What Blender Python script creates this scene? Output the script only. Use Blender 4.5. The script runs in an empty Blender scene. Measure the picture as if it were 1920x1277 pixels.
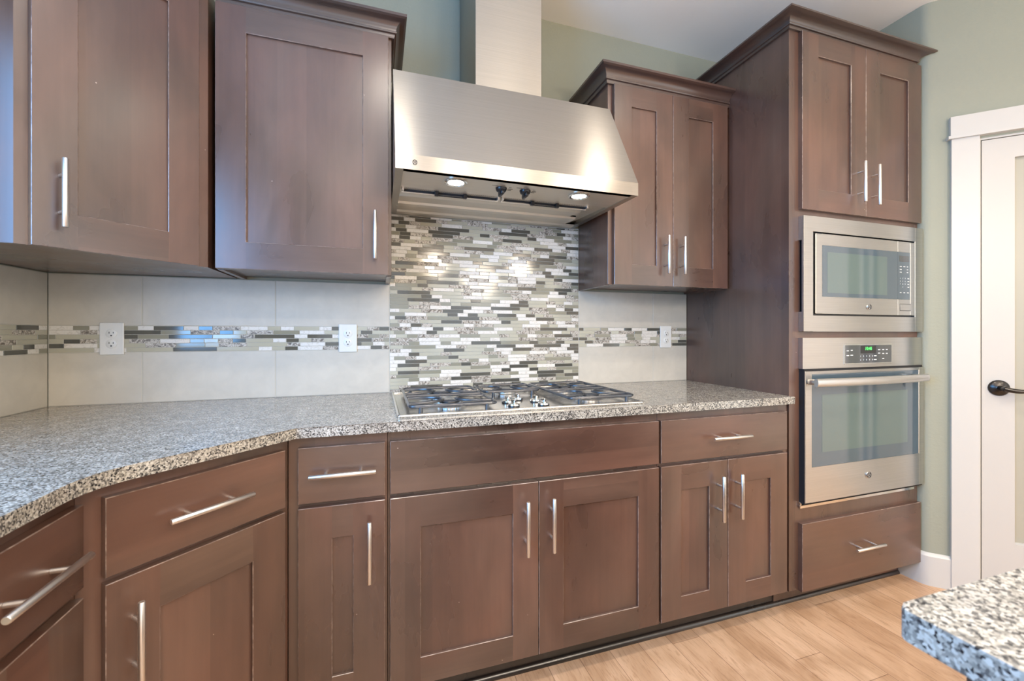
import bpy, bmesh, math, random
from mathutils import Vector, Matrix
random.seed(11)
SC = bpy.context.scene
COL = SC.collection
FL = -0.032                      # floor level (the counter top sits at 0.914)
CEIL = 2.78
CT = 0.914
R45 = math.radians(45)

# ------------------------------------------------------------------ camera
cam = bpy.data.cameras.new('camera')
camo = bpy.data.objects.new('camera', cam)
COL.objects.link(camo)
FPX = 783.8
cam.sensor_width = 36.0
cam.sensor_fit = 'HORIZONTAL'
cam.lens = FPX / 1920 * 36.0
cam.shift_y = -(638.5 - 623.8) / 1920
camo.location = (1.146, -1.9697, 1.185)
camo.rotation_euler = (math.radians(90), 0, math.radians(-17.802))
cam.clip_start = 0.02
cam.dof.use_dof = True
cam.dof.focus_distance = 1.9
cam.dof.aperture_fstop = 5.6
SC.camera = camo

# ------------------------------------------------------------------ world, lights, exposure
SC.view_settings.view_transform = 'Standard'
SC.view_settings.look = 'None'
SC.view_settings.exposure = 0.24
SC.view_settings.gamma = 1.0
w = bpy.data.worlds.new('world')
SC.world = w
w.use_nodes = True
w.node_tree.nodes['Background'].inputs[0].default_value = (0.62, 0.78, 1.0, 1)
w.node_tree.nodes['Background'].inputs[1].default_value = 1.0


def area(name, loc, direction, sx, sy, power, color, spread=180):
    l = bpy.data.lights.new(name, 'AREA')
    l.shape = 'RECTANGLE'
    l.size, l.size_y = sx, sy
    l.energy = power
    l.color = color
    l.spread = math.radians(spread)
    o = bpy.data.objects.new(name, l)
    o.location = loc
    o.rotation_euler = Vector(direction).to_track_quat('-Z', 'Y').to_euler()
    COL.objects.link(o)
    return o


def can(name, x, y, power, color=(1.0, 0.885, 0.75)):
    l = bpy.data.lights.new(name, 'AREA')
    l.shape = 'DISK'
    l.size = 0.15
    l.energy = power
    l.color = color
    l.spread = math.radians(150)
    o = bpy.data.objects.new(name, l)
    o.location = (x, y, CEIL - 0.012)
    COL.objects.link(o)


area('window_daylight_left', (-0.05, -1.75, 1.62), (1, 0, -0.05), 1.35, 1.05, 62, (0.16, 0.48, 1.0))
for k, wx in enumerate((0.95, 2.75)):
    area('added_fill_rear', (wx, -5.47, 1.42), (0, 1, 0), 1.4, 1.9, 8, (1.0, 0.97, 0.92))  # added fill behind the camera, set in the stand-in rear windows
area('added_fill_right', (4.66, -3.2, 1.35), (-1, 0, 0), 1.3, 1.9, 13, (0.95, 1.0, 0.93))  # added side fill for light and appliance reflections, out of view
for x_, y_, p_ in ((1.25, -1.45, 9), (2.62, -1.45, 10), (0.9, -2.9, 14), (2.26, -2.9, 15), (3.1, -2.9, 15), (4.0, -2.9, 8),
                   (1.5, -4.4, 13), (3.4, -4.4, 13)):
    can('ceiling_can_light', x_, y_, p_)
for x_, y_, p_, r_ in ((1.75, -2.75, 24, 0.12), (2.75, -2.75, 24, 0.12), (2.6, -4.1, 55, 0.25)):  # unseen point lights without fixtures, added to brighten the ceiling and cabinet fronts
    l_ = bpy.data.lights.new('added_fill_point', 'POINT')
    l_.energy = p_
    l_.shadow_soft_size = r_
    l_.color = (1.0, 0.84, 0.66)
    o_ = bpy.data.objects.new('added_fill_point', l_)
    o_.location = (x_, y_, 1.95)
    COL.objects.link(o_)

# ------------------------------------------------------------------ material helpers


def new_mat(name):
    m = bpy.data.materials.new(name)
    m.use_nodes = True
    nt = m.node_tree
    b = nt.nodes['Principled BSDF']
    return m, nt, b


def N(nt, t, **kw):
    n = nt.nodes.new(t)
    for k, v in kw.items():
        setattr(n, k, v)
    return n


def plain(name, col, rough=0.5, metal=0.0, coat=0.0, spec=0.5, emit=None, estr=0):
    m, nt, b = new_mat(name)
    b.inputs['Base Color'].default_value = (*col, 1)
    b.inputs['Roughness'].default_value = rough
    b.inputs['Metallic'].default_value = metal
    b.inputs['Coat Weight'].default_value = coat
    b.inputs['Specular IOR Level'].default_value = spec
    if emit:
        b.inputs['Emission Color'].default_value = (*emit, 1)
        b.inputs['Emission Strength'].default_value = estr
    return m


def coords(nt, scale=(1, 1, 1), rnd=True):
    tc = N(nt, 'ShaderNodeTexCoord')
    v = tc.outputs['Object']
    if rnd:
        oi = N(nt, 'ShaderNodeObjectInfo')
        mul = N(nt, 'ShaderNodeMath', operation='MULTIPLY')
        mul.inputs[1].default_value = 37.0
        nt.links.new(oi.outputs['Random'], mul.inputs[0])
        add = N(nt, 'ShaderNodeVectorMath', operation='ADD')
        nt.links.new(v, add.inputs[0])
        nt.links.new(mul.outputs[0], add.inputs[1])
        v = add.outputs[0]
    mp = N(nt, 'ShaderNodeMapping')
    mp.inputs['Scale'].default_value = scale
    nt.links.new(v, mp.inputs['Vector'])
    return mp.outputs[0], tc


def ramp(nt, fac, stops, interp='LINEAR'):
    r = N(nt, 'ShaderNodeValToRGB')
    r.color_ramp.interpolation = interp
    el = r.color_ramp.elements
    while len(el) < len(stops):
        el.new(0.5)
    for e, (p, c) in zip(el, stops):
        e.position = p
        e.color = (*c, 1)
    nt.links.new(fac, r.inputs[0])
    return r.outputs[0]


def noise(nt, vec, scale, detail=4, rough=0.55, dist=0.0):
    n = N(nt, 'ShaderNodeTexNoise')
    n.inputs['Scale'].default_value = scale
    n.inputs['Detail'].default_value = detail
    n.inputs['Roughness'].default_value = rough
    n.inputs['Distortion'].default_value = dist
    if vec is not None:
        nt.links.new(vec, n.inputs['Vector'])
    return n.outputs['Fac']


def mix(nt, a, b, fac, mode='MIX'):
    n = N(nt, 'ShaderNodeMix', data_type='RGBA', blend_type=mode)
    for sock, v in ((n.inputs[0], fac), (n.inputs[6], a), (n.inputs[7], b)):
        if hasattr(v, 'is_output'):
            nt.links.new(v, sock)
        elif isinstance(v, tuple):
            sock.default_value = (*v, 1)
        else:
            sock.default_value = v
    return n.outputs[2]


def bump(nt, b, h, strength=0.1, dist=0.002):
    n = N(nt, 'ShaderNodeBump')
    n.inputs['Strength'].default_value = strength
    n.inputs['Distance'].default_value = dist
    nt.links.new(h, n.inputs['Height'])
    nt.links.new(n.outputs[0], b.inputs['Normal'])


def wood_mat(name, grain, dark=(0.050, 0.027, 0.020), light=(0.150, 0.081, 0.056), worn=0.0):
    m, nt, b = new_mat(name)
    v, tc = coords(nt, {'v': (24, 24, 1.0), 'h': (1.0, 24, 24)}[grain])
    g = noise(nt, v, 1.6, 5, 0.6, 0.6)
    v2, _ = coords(nt, {'v': (3.4, 3.4, 1.3), 'h': (1.3, 3.4, 3.4)}[grain])
    blot = noise(nt, v2, 1.6, 4, 0.55, 0.35)
    # glued-up boards: each about 9 cm wide, slightly different in tone
    v3, _ = coords(nt, (1, 1, 1))
    sep = N(nt, 'ShaderNodeSeparateXYZ')
    nt.links.new(v3, sep.inputs[0])
    if grain == 'v':
        s = N(nt, 'ShaderNodeMath', operation='ADD')
        nt.links.new(sep.outputs[0], s.inputs[0])
        nt.links.new(sep.outputs[1], s.inputs[1])
        src = s.outputs[0]
    else:
        src = sep.outputs[2]
    q = N(nt, 'ShaderNodeMath', operation='MULTIPLY')
    q.inputs[1].default_value = 10.5
    nt.links.new(src, q.inputs[0])
    fl = N(nt, 'ShaderNodeMath', operation='FLOOR')
    nt.links.new(q.outputs[0], fl.inputs[0])
    wn = N(nt, 'ShaderNodeTexWhiteNoise', noise_dimensions='1D')
    nt.links.new(fl.outputs[0], wn.inputs['W'])
    f1 = mix(nt, g, blot, 0.78)
    f2 = mix(nt, f1, wn.outputs['Value'], 0.13)
    mid = tuple((a + c) / 2 for a, c in zip(dark, light))
    col = ramp(nt, f2, [(0.28, dark), (0.52, mid), (0.74, light)])
    # hue drifts between a greyer and a redder stain
    hue = noise(nt, v2, 0.9, 2, 0.5, 0.6)
    hc = ramp(nt, hue, [(0.38, (0.94, 1.02, 1.02)), (0.62, (1.10, 0.97, 0.93))])
    col = mix(nt, col, hc, 1.0, 'MULTIPLY')
    # a few pale nicks in the finish
    vo = N(nt, 'ShaderNodeTexVoronoi')
    vo.inputs['Scale'].default_value = 13
    nt.links.new(v3, vo.inputs['Vector'])
    lt = N(nt, 'ShaderNodeMath', operation='LESS_THAN')
    lt.inputs[1].default_value = 0.022
    nt.links.new(vo.outputs['Distance'], lt.inputs[0])
    sp = N(nt, 'ShaderNodeSeparateColor')
    nt.links.new(vo.outputs['Color'], sp.inputs[0])
    gt = N(nt, 'ShaderNodeMath', operation='GREATER_THAN')
    gt.inputs[1].default_value = 0.62
    nt.links.new(sp.outputs[0], gt.inputs[0])
    mm = N(nt, 'ShaderNodeMath', operation='MULTIPLY')
    nt.links.new(lt.outputs[0], mm.inputs[0])
    nt.links.new(gt.outputs[0], mm.inputs[1])
    col = mix(nt, col, (0.42, 0.32, 0.26), mm.outputs[0])
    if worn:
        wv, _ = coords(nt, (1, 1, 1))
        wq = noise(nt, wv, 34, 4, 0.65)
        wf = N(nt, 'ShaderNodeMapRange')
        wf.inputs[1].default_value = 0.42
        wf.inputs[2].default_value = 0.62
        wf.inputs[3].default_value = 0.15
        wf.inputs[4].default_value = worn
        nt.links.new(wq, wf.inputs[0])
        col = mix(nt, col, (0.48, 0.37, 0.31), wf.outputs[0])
    nt.links.new(col, b.inputs['Base Color'])
    rr = N(nt, 'ShaderNodeMapRange')
    rr.inputs[1].default_value = 0.3
    rr.inputs[2].default_value = 0.7
    rr.inputs[3].default_value = 0.24
    rr.inputs[4].default_value = 0.40
    nt.links.new(blot, rr.inputs[0])
    nt.links.new(rr.outputs[0], b.inputs['Roughness'])
    b.inputs['Specular IOR Level'].default_value = 0.6
    b.inputs['Coat Weight'].default_value = 0.6
    b.inputs['Coat Roughness'].default_value = 0.27
    bump(nt, b, g, 0.03, 0.001)
    return m


def steel_mat(name, tangent=(0, 0, 1), col=(0.60, 0.59, 0.57), rough=0.30, aniso=0.75, axis='x'):
    m, nt, b = new_mat(name)
    v, tc = coords(nt, (3, 3, 420) if axis == 'x' else (3, 420, 3))
    g = noise(nt, v, 1.0, 3, 0.6)
    cc = ramp(nt, g, [(0.3, tuple(c * 0.94 for c in col)), (0.7, tuple(min(1, c * 1.05) for c in col))])
    nt.links.new(cc, b.inputs['Base Color'])
    b.inputs['Metallic'].default_value = 1.0
    b.inputs['Roughness'].default_value = rough
    b.inputs['Anisotropic'].default_value = aniso
    cx = N(nt, 'ShaderNodeCombineXYZ')
    for i in range(3):
        cx.inputs[i].default_value = tangent[i]
    nt.links.new(cx.outputs[0], b.inputs['Tangent'])
    return m


def granite_mat(name):
    m, nt, b = new_mat(name)
    v, tc = coords(nt, (1, 1, 1), rnd=False)
    nz = N(nt, 'ShaderNodeTexNoise')
    nz.inputs['Scale'].default_value = 260
    nz.inputs['Detail'].default_value = 2
    nt.links.new(v, nz.inputs['Vector'])
    sub = N(nt, 'ShaderNodeVectorMath', operation='MULTIPLY_ADD')
    sub.inputs[1].default_value = (0.0035, 0.0035, 0.0035)
    nt.links.new(nz.outputs['Color'], sub.inputs[0])
    nt.links.new(v, sub.inputs[2])
    vo = N(nt, 'ShaderNodeTexVoronoi')
    vo.inputs['Scale'].default_value = 330
    nt.links.new(sub.outputs[0], vo.inputs['Vector'])
    sp = N(nt, 'ShaderNodeSeparateColor')
    nt.links.new(vo.outputs['Color'], sp.inputs[0])
    c1 = ramp(nt, sp.outputs[0], [(0.0, (0.03, 0.03, 0.032)), (0.11, (0.13, 0.126, 0.118)), (0.28, (0.28, 0.265, 0.235)),
                                  (0.50, (0.44, 0.415, 0.36)), (0.74, (0.60, 0.575, 0.52))], 'CONSTANT')
    big = noise(nt, v, 26, 3, 0.6)
    c2 = ramp(nt, big, [(0.35, (0.62, 0.61, 0.60)), (0.65, (0.92, 0.91, 0.885))])
    col = mix(nt, c1, c2, 1.0, 'MULTIPLY')
    nt.links.new(col, b.inputs['Base Color'])
    b.inputs['Roughness'].default_value = 0.16
    b.inputs['Specular IOR Level'].default_value = 0.6
    return m


def wall_mat(name, col, tex=0.25):
    m, nt, b = new_mat(name)
    v, tc = coords(nt, (1, 1, 1), rnd=False)
    n1 = noise(nt, v, 90, 3, 0.5, 0.4)
    n2 = noise(nt, v, 2.0, 2)
    c = ramp(nt, n2, [(0.3, tuple(x * 0.97 for x in col)), (0.7, tuple(x * 1.02 for x in col))])
    nt.links.new(c, b.inputs['Base Color'])
    b.inputs['Roughness'].default_value = 0.62
    bump(nt, b, n1, tex, 0.0035)
    return m


def floor_mat(name):
    m, nt, b = new_mat(name)
    tc = N(nt, 'ShaderNodeTexCoord')
    mp = N(nt, 'ShaderNodeMapping')
    mp.inputs['Rotation'].default_value = (0, 0, math.radians(90))
    mp.inputs['Location'].default_value = (0.31, 0.042, 0)
    nt.links.new(tc.outputs['Object'], mp.inputs['Vector'])
    br = N(nt, 'ShaderNodeTexBrick', offset=0.37, offset_frequency=2, squash=0.72, squash_frequency=3)
    br.inputs['Scale'].default_value = 1.0
    br.inputs['Brick Width'].default_value = 0.78
    br.inputs['Row Height'].default_value = 0.127
    br.inputs['Mortar Size'].default_value = 0.0012
    br.inputs['Mortar Smooth'].default_value = 0.2
    br.inputs['Color1'].default_value = (0.52, 0.325, 0.195, 1)
    br.inputs['Color2'].default_value = (0.645, 0.43, 0.275, 1)
    br.inputs['Mortar'].default_value = (0.26, 0.15, 0.085, 1)
    nt.links.new(mp.outputs[0], br.inputs['Vector'])
    v, _ = coords(nt, (24, 2.2, 1), rnd=False)
    g = noise(nt, v, 1.5, 6, 0.64, 3.0)
    grain = ramp(nt, g, [(0.30, (0.66, 0.58, 0.50)), (0.45, (1.0, 1.0, 1.0)), (0.56, (1.05, 1.05, 1.05)), (0.66, (0.78, 0.71, 0.64)), (0.76, (1.0, 1.0, 1.0))])
    v2, _ = coords(nt, (5, 2.0, 1), rnd=False)
    bl = noise(nt, v2, 2.0, 3, 0.5, 1.0)
    blc = ramp(nt, bl, [(0.35, (0.84, 0.79, 0.73)), (0.65, (1.08, 1.08, 1.08))])
    c = mix(nt, br.outputs['Color'], grain, 0.85, 'MULTIPLY')
    c = mix(nt, c, blc, 1.0, 'MULTIPLY')
    nt.links.new(c, b.inputs['Base Color'])
    b.inputs['Roughness'].default_value = 0.32
    bump(nt, b, g, 0.04, 0.001)
    return m


def marble_mat(name, c0, c1, c2, scale):
    m, nt, b = new_mat(name)
    v, _ = coords(nt, (1, 1, 1.0), rnd=False)
    n1 = noise(nt, v, scale, 5, 0.65, 2.5)
    col = ramp(nt, n1, [(0.36, c0), (0.47, c1), (0.53, c2), (0.60, c1)])
    nt.links.new(col, b.inputs['Base Color'])
    b.inputs['Roughness'].default_value = 0.42
    return m


def speck_mat(name, col):
    m, nt, b = new_mat(name)
    v, _ = coords(nt, (1, 1, 1), rnd=False)
    n1 = noise(nt, v, 14, 4, 0.6, 0.5)
    c = ramp(nt, n1, [(0.3, tuple(x * 0.93 for x in col)), (0.7, tuple(min(1, x * 1.04) for x in col))])
    nt.links.new(c, b.inputs['Base Color'])
    b.inputs['Roughness'].default_value = 0.36
    return m


M = {}
M['wood_v'] = wood_mat('stained maple vertical grain', 'v')
M['wood_h'] = wood_mat('stained maple horizontal grain', 'h')
M['crown'] = wood_mat('stained maple moulding', 'h', (0.048, 0.029, 0.023), (0.095, 0.058, 0.045))
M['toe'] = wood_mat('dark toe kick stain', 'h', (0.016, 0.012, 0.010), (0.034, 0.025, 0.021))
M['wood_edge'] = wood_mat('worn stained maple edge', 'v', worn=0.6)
M['steel'] = steel_mat('brushed steel front', (0, 0, 1), rough=0.32, aniso=0.97)
M['steel_hood'] = steel_mat('brushed steel hood', (0, 0, 1), (0.44, 0.42, 0.385), 0.30, 0.97)
M['steel_flat'] = steel_mat('brushed steel flat', (0, 1, 0), rough=0.24, axis='y')
M['steel_under'] = steel_mat('satin steel underside', (0, 1, 0), (0.66, 0.61, 0.53), 0.42, 0.5, axis='y')
M['steel_under'].node_tree.nodes['Principled BSDF'].inputs['Metallic'].default_value = 0.72
M['steel_soft'] = steel_mat('satin steel', (0, 0, 1), rough=0.32, aniso=0.5)
M['steel_pan'] = plain('cooktop steel', (0.78, 0.755, 0.71), 0.2, 1.0)
M['chrome'] = plain('polished steel', (0.78, 0.77, 0.75), 0.12, 1.0)
M['nickel'] = plain('satin nickel', (0.78, 0.75, 0.71), 0.34, 1.0)
M['granite'] = granite_mat('speckled granite')
M['tile'] = speck_mat('cream stone tile', (0.53, 0.495, 0.425))
M['grout'] = plain('light grout', (0.50, 0.48, 0.42), 0.8)
M['wall'] = wall_mat('sage wall paint', (0.310, 0.322, 0.255), 0.22)
M['ceiling'] = wall_mat('off white ceiling', (0.90, 0.87, 0.81), 0.10)
M['white'] = plain('white trim paint', (0.56, 0.55, 0.52), 0.35)
M['door_white'] = plain('white door paint', (0.52, 0.505, 0.475), 0.35)
M['floor'] = floor_mat('maple floor boards')
M['black'] = plain('black plastic', (0.012, 0.012, 0.014), 0.3)
M['gap'] = plain('dark cavity', (0.008, 0.008, 0.010), 0.7)
M['iron'] = plain('black enamelled cast iron', (0.035, 0.040, 0.048), 0.26, coat=0.4, spec=0.7)
M['outlet'] = plain('white outlet plastic', (0.70, 0.70, 0.67), 0.3)
M['bronze'] = plain('dark bronze', (0.055, 0.052, 0.05), 0.28, 0.9)
M['print'] = plain('pale printed marks', (0.75, 0.78, 0.80), 0.5)
M['ink'] = plain('dark printed marks', (0.04, 0.04, 0.04), 0.5)
M['led'] = plain('green clock digits', (0.05, 0.6, 0.1), 0.5, emit=(0.10, 1.0, 0.15), estr=1.6)
M['lamp'] = plain('hood lamp lens', (1, 1, 1), 0.4, emit=(1.0, 0.93, 0.80), estr=3.0)
M['frost'] = plain('frosted pantry glass', (0.38, 0.365, 0.30), 0.35)
M['glass_dark'] = plain('smoky glass tile', (0.080, 0.078, 0.064), 0.10, spec=0.7)
M['glass_mid'] = plain('sage glass tile', (0.25, 0.24, 0.18), 0.10, spec=0.7)
M['glass_light'] = plain('pale sage glass tile', (0.43, 0.41, 0.32), 0.10, spec=0.7)
M['stone_white'] = marble_mat('white honed stone', (0.55, 0.51, 0.45), (0.68, 0.65, 0.59), (0.71, 0.68, 0.63), 40)
M['stone_brown'] = marble_mat('brown veined marble', (0.10, 0.085, 0.07), (0.27, 0.235, 0.19), (0.66, 0.62, 0.55), 38)


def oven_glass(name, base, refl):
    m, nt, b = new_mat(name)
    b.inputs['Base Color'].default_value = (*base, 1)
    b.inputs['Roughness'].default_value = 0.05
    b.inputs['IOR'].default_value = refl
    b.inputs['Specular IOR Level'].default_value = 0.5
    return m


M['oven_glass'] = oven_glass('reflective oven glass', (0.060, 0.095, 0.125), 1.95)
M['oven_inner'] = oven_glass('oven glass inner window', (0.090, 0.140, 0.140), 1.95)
M['panel_glass'] = oven_glass('control panel glass', (0.045, 0.055, 0.065), 2.0)

# ------------------------------------------------------------------ geometry helpers


class Thing:
    """an Empty at the base of a thing; its parts are meshes parented to it"""

    def __init__(self, name, loc=(0, 0, 0), rz=0.0, label=None, cat=None, group=None, kind=None):
        self.e = bpy.data.objects.new(name, None)
        self.e.empty_display_size = 0.05
        COL.objects.link(self.e)
        self.M = Matrix.Translation(loc) @ Matrix.Rotation(rz, 4, 'Z')
        self.e.location = loc
        self.e.rotation_euler = (0, 0, rz)
        tag(self.e, label, cat, group, kind)


def tag(o, label=None, cat=None, group=None, kind=None):
    if label:
        o['label'] = label
    if cat:
        o['category'] = cat
    if group:
        o['group'] = group
    if kind:
        o['kind'] = kind
    return o


def finish(name, bm, mats, parent=None, thing=None, local=False, smooth=None, label=None):
    if thing is not None and not local:
        bm.transform(thing.M.inverted())
    bmesh.ops.recalc_face_normals(bm, faces=bm.faces)
    me = bpy.data.meshes.new(name)
    bm.to_mesh(me)
    bm.free()
    if not isinstance(mats, (list, tuple)):
        mats = [mats]
    for m in mats:
        me.materials.append(M[m] if isinstance(m, str) else m)
    if smooth:
        for p in me.polygons:
            p.use_smooth = True
        try:
            me.set_sharp_from_angle(angle=math.radians(smooth))
        except Exception:
            pass
    o = bpy.data.objects.new(name, me)
    COL.objects.link(o)
    if parent is not None:
        o.parent = parent
    elif thing is not None:
        o.parent = thing.e
    if label:
        o['label'] = label
    return o


def B():
    return bmesh.new()


def box(bm, x0, x1, y0, y1, z0, z1, bev=0.0, mat=0, seg=1):
    x0, x1 = min(x0, x1), max(x0, x1)
    y0, y1 = min(y0, y1), max(y0, y1)
    z0, z1 = min(z0, z1), max(z0, z1)
    vs = [bm.verts.new(p) for p in ((x0, y0, z0), (x1, y0, z0), (x1, y1, z0), (x0, y1, z0),
                                    (x0, y0, z1), (x1, y0, z1), (x1, y1, z1), (x0, y1, z1))]
    fs = [bm.faces.new([vs[i] for i in f]) for f in ((0, 3, 2, 1), (4, 5, 6, 7), (0, 1, 5, 4), (1, 2, 6, 5), (2, 3, 7, 6), (3, 0, 4, 7))]
    for f in fs:
        f.material_index = mat
    if bev > 0:
        es = list({e for f in fs for e in f.edges})
        r = bmesh.ops.bevel(bm, geom=es, offset=bev, segments=seg, profile=0.5, affect='EDGES')
        for f in r['faces']:
            f.material_index = mat
    return vs


def prism(bm, pts, z0, z1, mat=0):
    """vertical prism on a plan outline"""
    a = [bm.verts.new((x, y, z0)) for x, y in pts]
    b = [bm.verts.new((x, y, z1)) for x, y in pts]
    n = len(pts)
    fs = [bm.faces.new(a[::-1]), bm.faces.new(b)]
    for i in range(n):
        fs.append(bm.faces.new((a[i], a[(i + 1) % n], b[(i + 1) % n], b[i])))
    for f in fs:
        f.material_index = mat
    return a, b, fs


def extrude_yz(bm, prof, x0, x1, mat=0):
    a = [bm.verts.new((x0, y, z)) for y, z in prof]
    b = [bm.verts.new((x1, y, z)) for y, z in prof]
    n = len(prof)
    fs = [bm.faces.new(a), bm.faces.new(b[::-1])]
    for i in range(n):
        fs.append(bm.faces.new((a[i], b[i], b[(i + 1) % n], a[(i + 1) % n])))
    for f in fs:
        f.material_index = mat
    return fs


def frame_basis(d):
    d = d.normalized()
    up = Vector((0, 0, 1)) if abs(d.z) < 0.9 else Vector((1, 0, 0))
    s = d.cross(up).normalized()
    return s, s.cross(d).normalized()


def tube(bm, pts, r, seg=12, mat=0, cap=True, closed=False):
    """round bar along points; r may be a list"""
    pts = [Vector(p) for p in pts]
    n = len(pts)
    rs = r if isinstance(r, (list, tuple)) else [r] * n
    rings = []
    prev = None
    for i, p in enumerate(pts):
        if closed:
            d = pts[(i + 1) % n] - pts[i - 1]
        else:
            d = pts[min(i + 1, n - 1)] - pts[max(i - 1, 0)]
        s, u = frame_basis(d)
        if prev is not None:
            dn = d.normalized()
            s = (prev - dn * prev.dot(dn))
            if s.length < 1e-6:
                s, u = frame_basis(d)
            s = s.normalized()
            u = s.cross(dn).normalized()
        prev = s
        rings.append([bm.verts.new(p + rs[i] * (math.cos(2 * math.pi * k / seg) * s + math.sin(2 * math.pi * k / seg) * u)) for k in range(seg)])
    m = n if closed else n - 1
    for i in range(m):
        a, b = rings[i], rings[(i + 1) % n]
        for k in range(seg):
            f = bm.faces.new((a[k], a[(k + 1) % seg], b[(k + 1) % seg], b[k]))
            f.material_index = mat
    if cap and not closed:
        for rg in (rings[0][::-1], rings[-1]):
            f = bm.faces.new(rg)
            f.material_index = mat


def lathe(bm, c, axis, prof, seg=32, mat=0, sx=1.0):
    """revolve (radius, height) pairs about an axis through c"""
    axis = Vector(axis).normalized()
    s, u = frame_basis(axis)
    c = Vector(c)
    rings = []
    for r, h in prof:
        if r < 1e-6:
            rings.append([bm.verts.new(c + axis * h)])
        else:
            rings.append([bm.verts.new(c + axis * h + r * (math.cos(2 * math.pi * k / seg) * s * sx + math.sin(2 * math.pi * k / seg) * u)) for k in range(seg)])
    for a, b in zip(rings, rings[1:]):
        for k in range(seg):
            k2 = (k + 1) % seg
            if len(a) == 1 and len(b) == 1:
                continue
            if len(a) == 1:
                f = bm.faces.new((a[0], b[k], b[k2]))
            elif len(b) == 1:
                f = bm.faces.new((a[k], a[k2], b[0]))
            else:
                f = bm.faces.new((a[k], a[k2], b[k2], b[k]))
            f.material_index = mat


def sweep(bm, path, prof, mat=0, end_fn=None):
    """profile of (projection, z) carried along a plan path; outward is to the right of travel; corners are mitred"""
    pts = [Vector((x, y)) for x, y in path]
    n = len(pts)
    rings = []
    for i in range(n):
        dirs = []
        if i > 0:
            dirs.append((pts[i] - pts[i - 1]).normalized())
        if i < n - 1:
            dirs.append((pts[i + 1] - pts[i]).normalized())
        nr = [Vector((d.y, -d.x)) for d in dirs]
        if len(nr) == 2:
            mvec = (nr[0] + nr[1])
            mvec = mvec / (mvec.length_squared / 2)
        else:
            mvec = nr[0]
        ring = []
        for p, z in prof:
            q = pts[i] + mvec * p
            if end_fn and i == n - 1:
                q = end_fn(q, p)
            ring.append(bm.verts.new((q.x, q.y, z)))
        rings.append(ring)
    m = len(prof)
    for a, b in zip(rings, rings[1:]):
        for k in range(m):
            f = bm.faces.new((a[k], a[(k + 1) % m], b[(k + 1) % m], b[k]))
            f.material_index = mat
    bm.faces.new(rings[0]).material_index = mat
    bm.faces.new(rings[-1][::-1]).material_index = mat


def text_bm(bm, s, origin, xdir, zdir, size, mat=0, depth=0.0006, shear=0.0):
    """letters laid on a surface: origin is the centre, xdir along the line"""
    cu = bpy.data.curves.new('t', 'FONT')
    cu.body = s
    cu.size = size
    cu.align_x = 'CENTER'
    cu.align_y = 'CENTER'
    cu.extrude = depth / 2
    cu.resolution_u = 2
    cu.shear = shear
    to = bpy.data.objects.new('t', cu)
    COL.objects.link(to)
    dg = bpy.context.evaluated_depsgraph_get()
    me = bpy.data.meshes.new_from_object(to.evaluated_get(dg))
    x = Vector(xdir).normalized()
    z = Vector(zdir).normalized()
    y = x.cross(z)            # points out of the page backwards
    mt = Matrix((x, z, -y)).transposed().to_4x4()
    mt.translation = Vector(origin)
    me.transform(mt)
    n0 = len(bm.faces)
    bm.from_mesh(me)
    bm.faces.ensure_lookup_table()
    for f in bm.faces[n0:]:
        f.material_index = mat
    bpy.data.objects.remove(to)
    bpy.data.curves.remove(cu)
    bpy.data.meshes.remove(me)


# ------------------------------------------------------------------ the room
KD = 3.02                         # the pantry wall is the plane x + y = KD
XR = 3.672                        # short return wall beside the oven tower
YR = KD - XR
XE = 4.70                         # right wall of the room
YE = KD - XE
YB = -5.5


def struct(name, bm, mats, **kw):
    o = finish(name, bm, mats, **kw)
    o['kind'] = 'structure'
    return o


b = B()
box(b, -0.15, XE + 0.15, YB - 0.15, 0.16, FL - 0.1, FL)
struct('floor', b, 'floor')
b = B()
box(b, -0.15, XE + 0.15, YB - 0.15, 0.16, CEIL, CEIL + 0.1)
struct('ceiling', b, 'ceiling')
b = B()
box(b, -0.15, XE + 0.15, 0.01, 0.15, FL, CEIL)
struct('wall_back', b, 'wall')


def wall_with_holes(name, axis, p0, p1, a0, a1, holes, mats='wall'):
    """wall slab across p0..p1 running a0..a1 with rectangular openings (b0, b1, z0, z1)"""
    bm = B()
    cuts = sorted(holes)

    def slab(u0, u1, z0, z1):
        if axis == 'x':
            box(bm, p0, p1, u0, u1, z0, z1)
        else:
            box(bm, u0, u1, p0, p1, z0, z1)
    cur = a0
    for h0, h1, z0, z1 in cuts:
        slab(cur, h0, FL, CEIL)
        slab(h0, h1, FL, z0)
        slab(h0, h1, z1, CEIL)
        cur = h1
    slab(cur, a1, FL, CEIL)
    return struct(name, bm, mats)


wall_with_holes('wall_left', 'x', -0.15, -0.01, YB, 0.01, [(-2.45, -1.05, 1.08, 2.16)])
wall_with_holes('wall_rear', 'y', YB - 0.15, YB, -0.01, XE, [(0.2, 1.7, 0.4, 2.4), (2.0, 3.5, 0.4, 2.4)], 'ceiling')
wall_with_holes('wall_right', 'x', XE, XE + 0.15, YB, 0.01, [(-3.9, -2.5, 0.35, 2.35)], 'ceiling')


def window(name, axis, p, a0, a1, z0, z1, face):
    bm = B()

    def bar(u0, u1, w0, w1, d0=-0.01, d1=0.02):
        q0, q1 = p - face * d0, p + face * d1
        if axis == 'x':
            box(bm, q0, q1, u0, u1, w0, w1)
        else:
            box(bm, u0, u1, q0, q1, w0, w1)
    t = 0.09
    bar(a0 - t, a0, z0 - t, z1 + t)
    bar(a1, a1 + t, z0 - t, z1 + t)
    bar(a0, a1, z1, z1 + t)
    bar(a0, a1, z0 - t, z0)
    mid = (a0 + a1) / 2
    bar(mid - 0.02, mid + 0.02, z0, z1, 0.10, -0.06)
    struct(name, bm, 'white')


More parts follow.
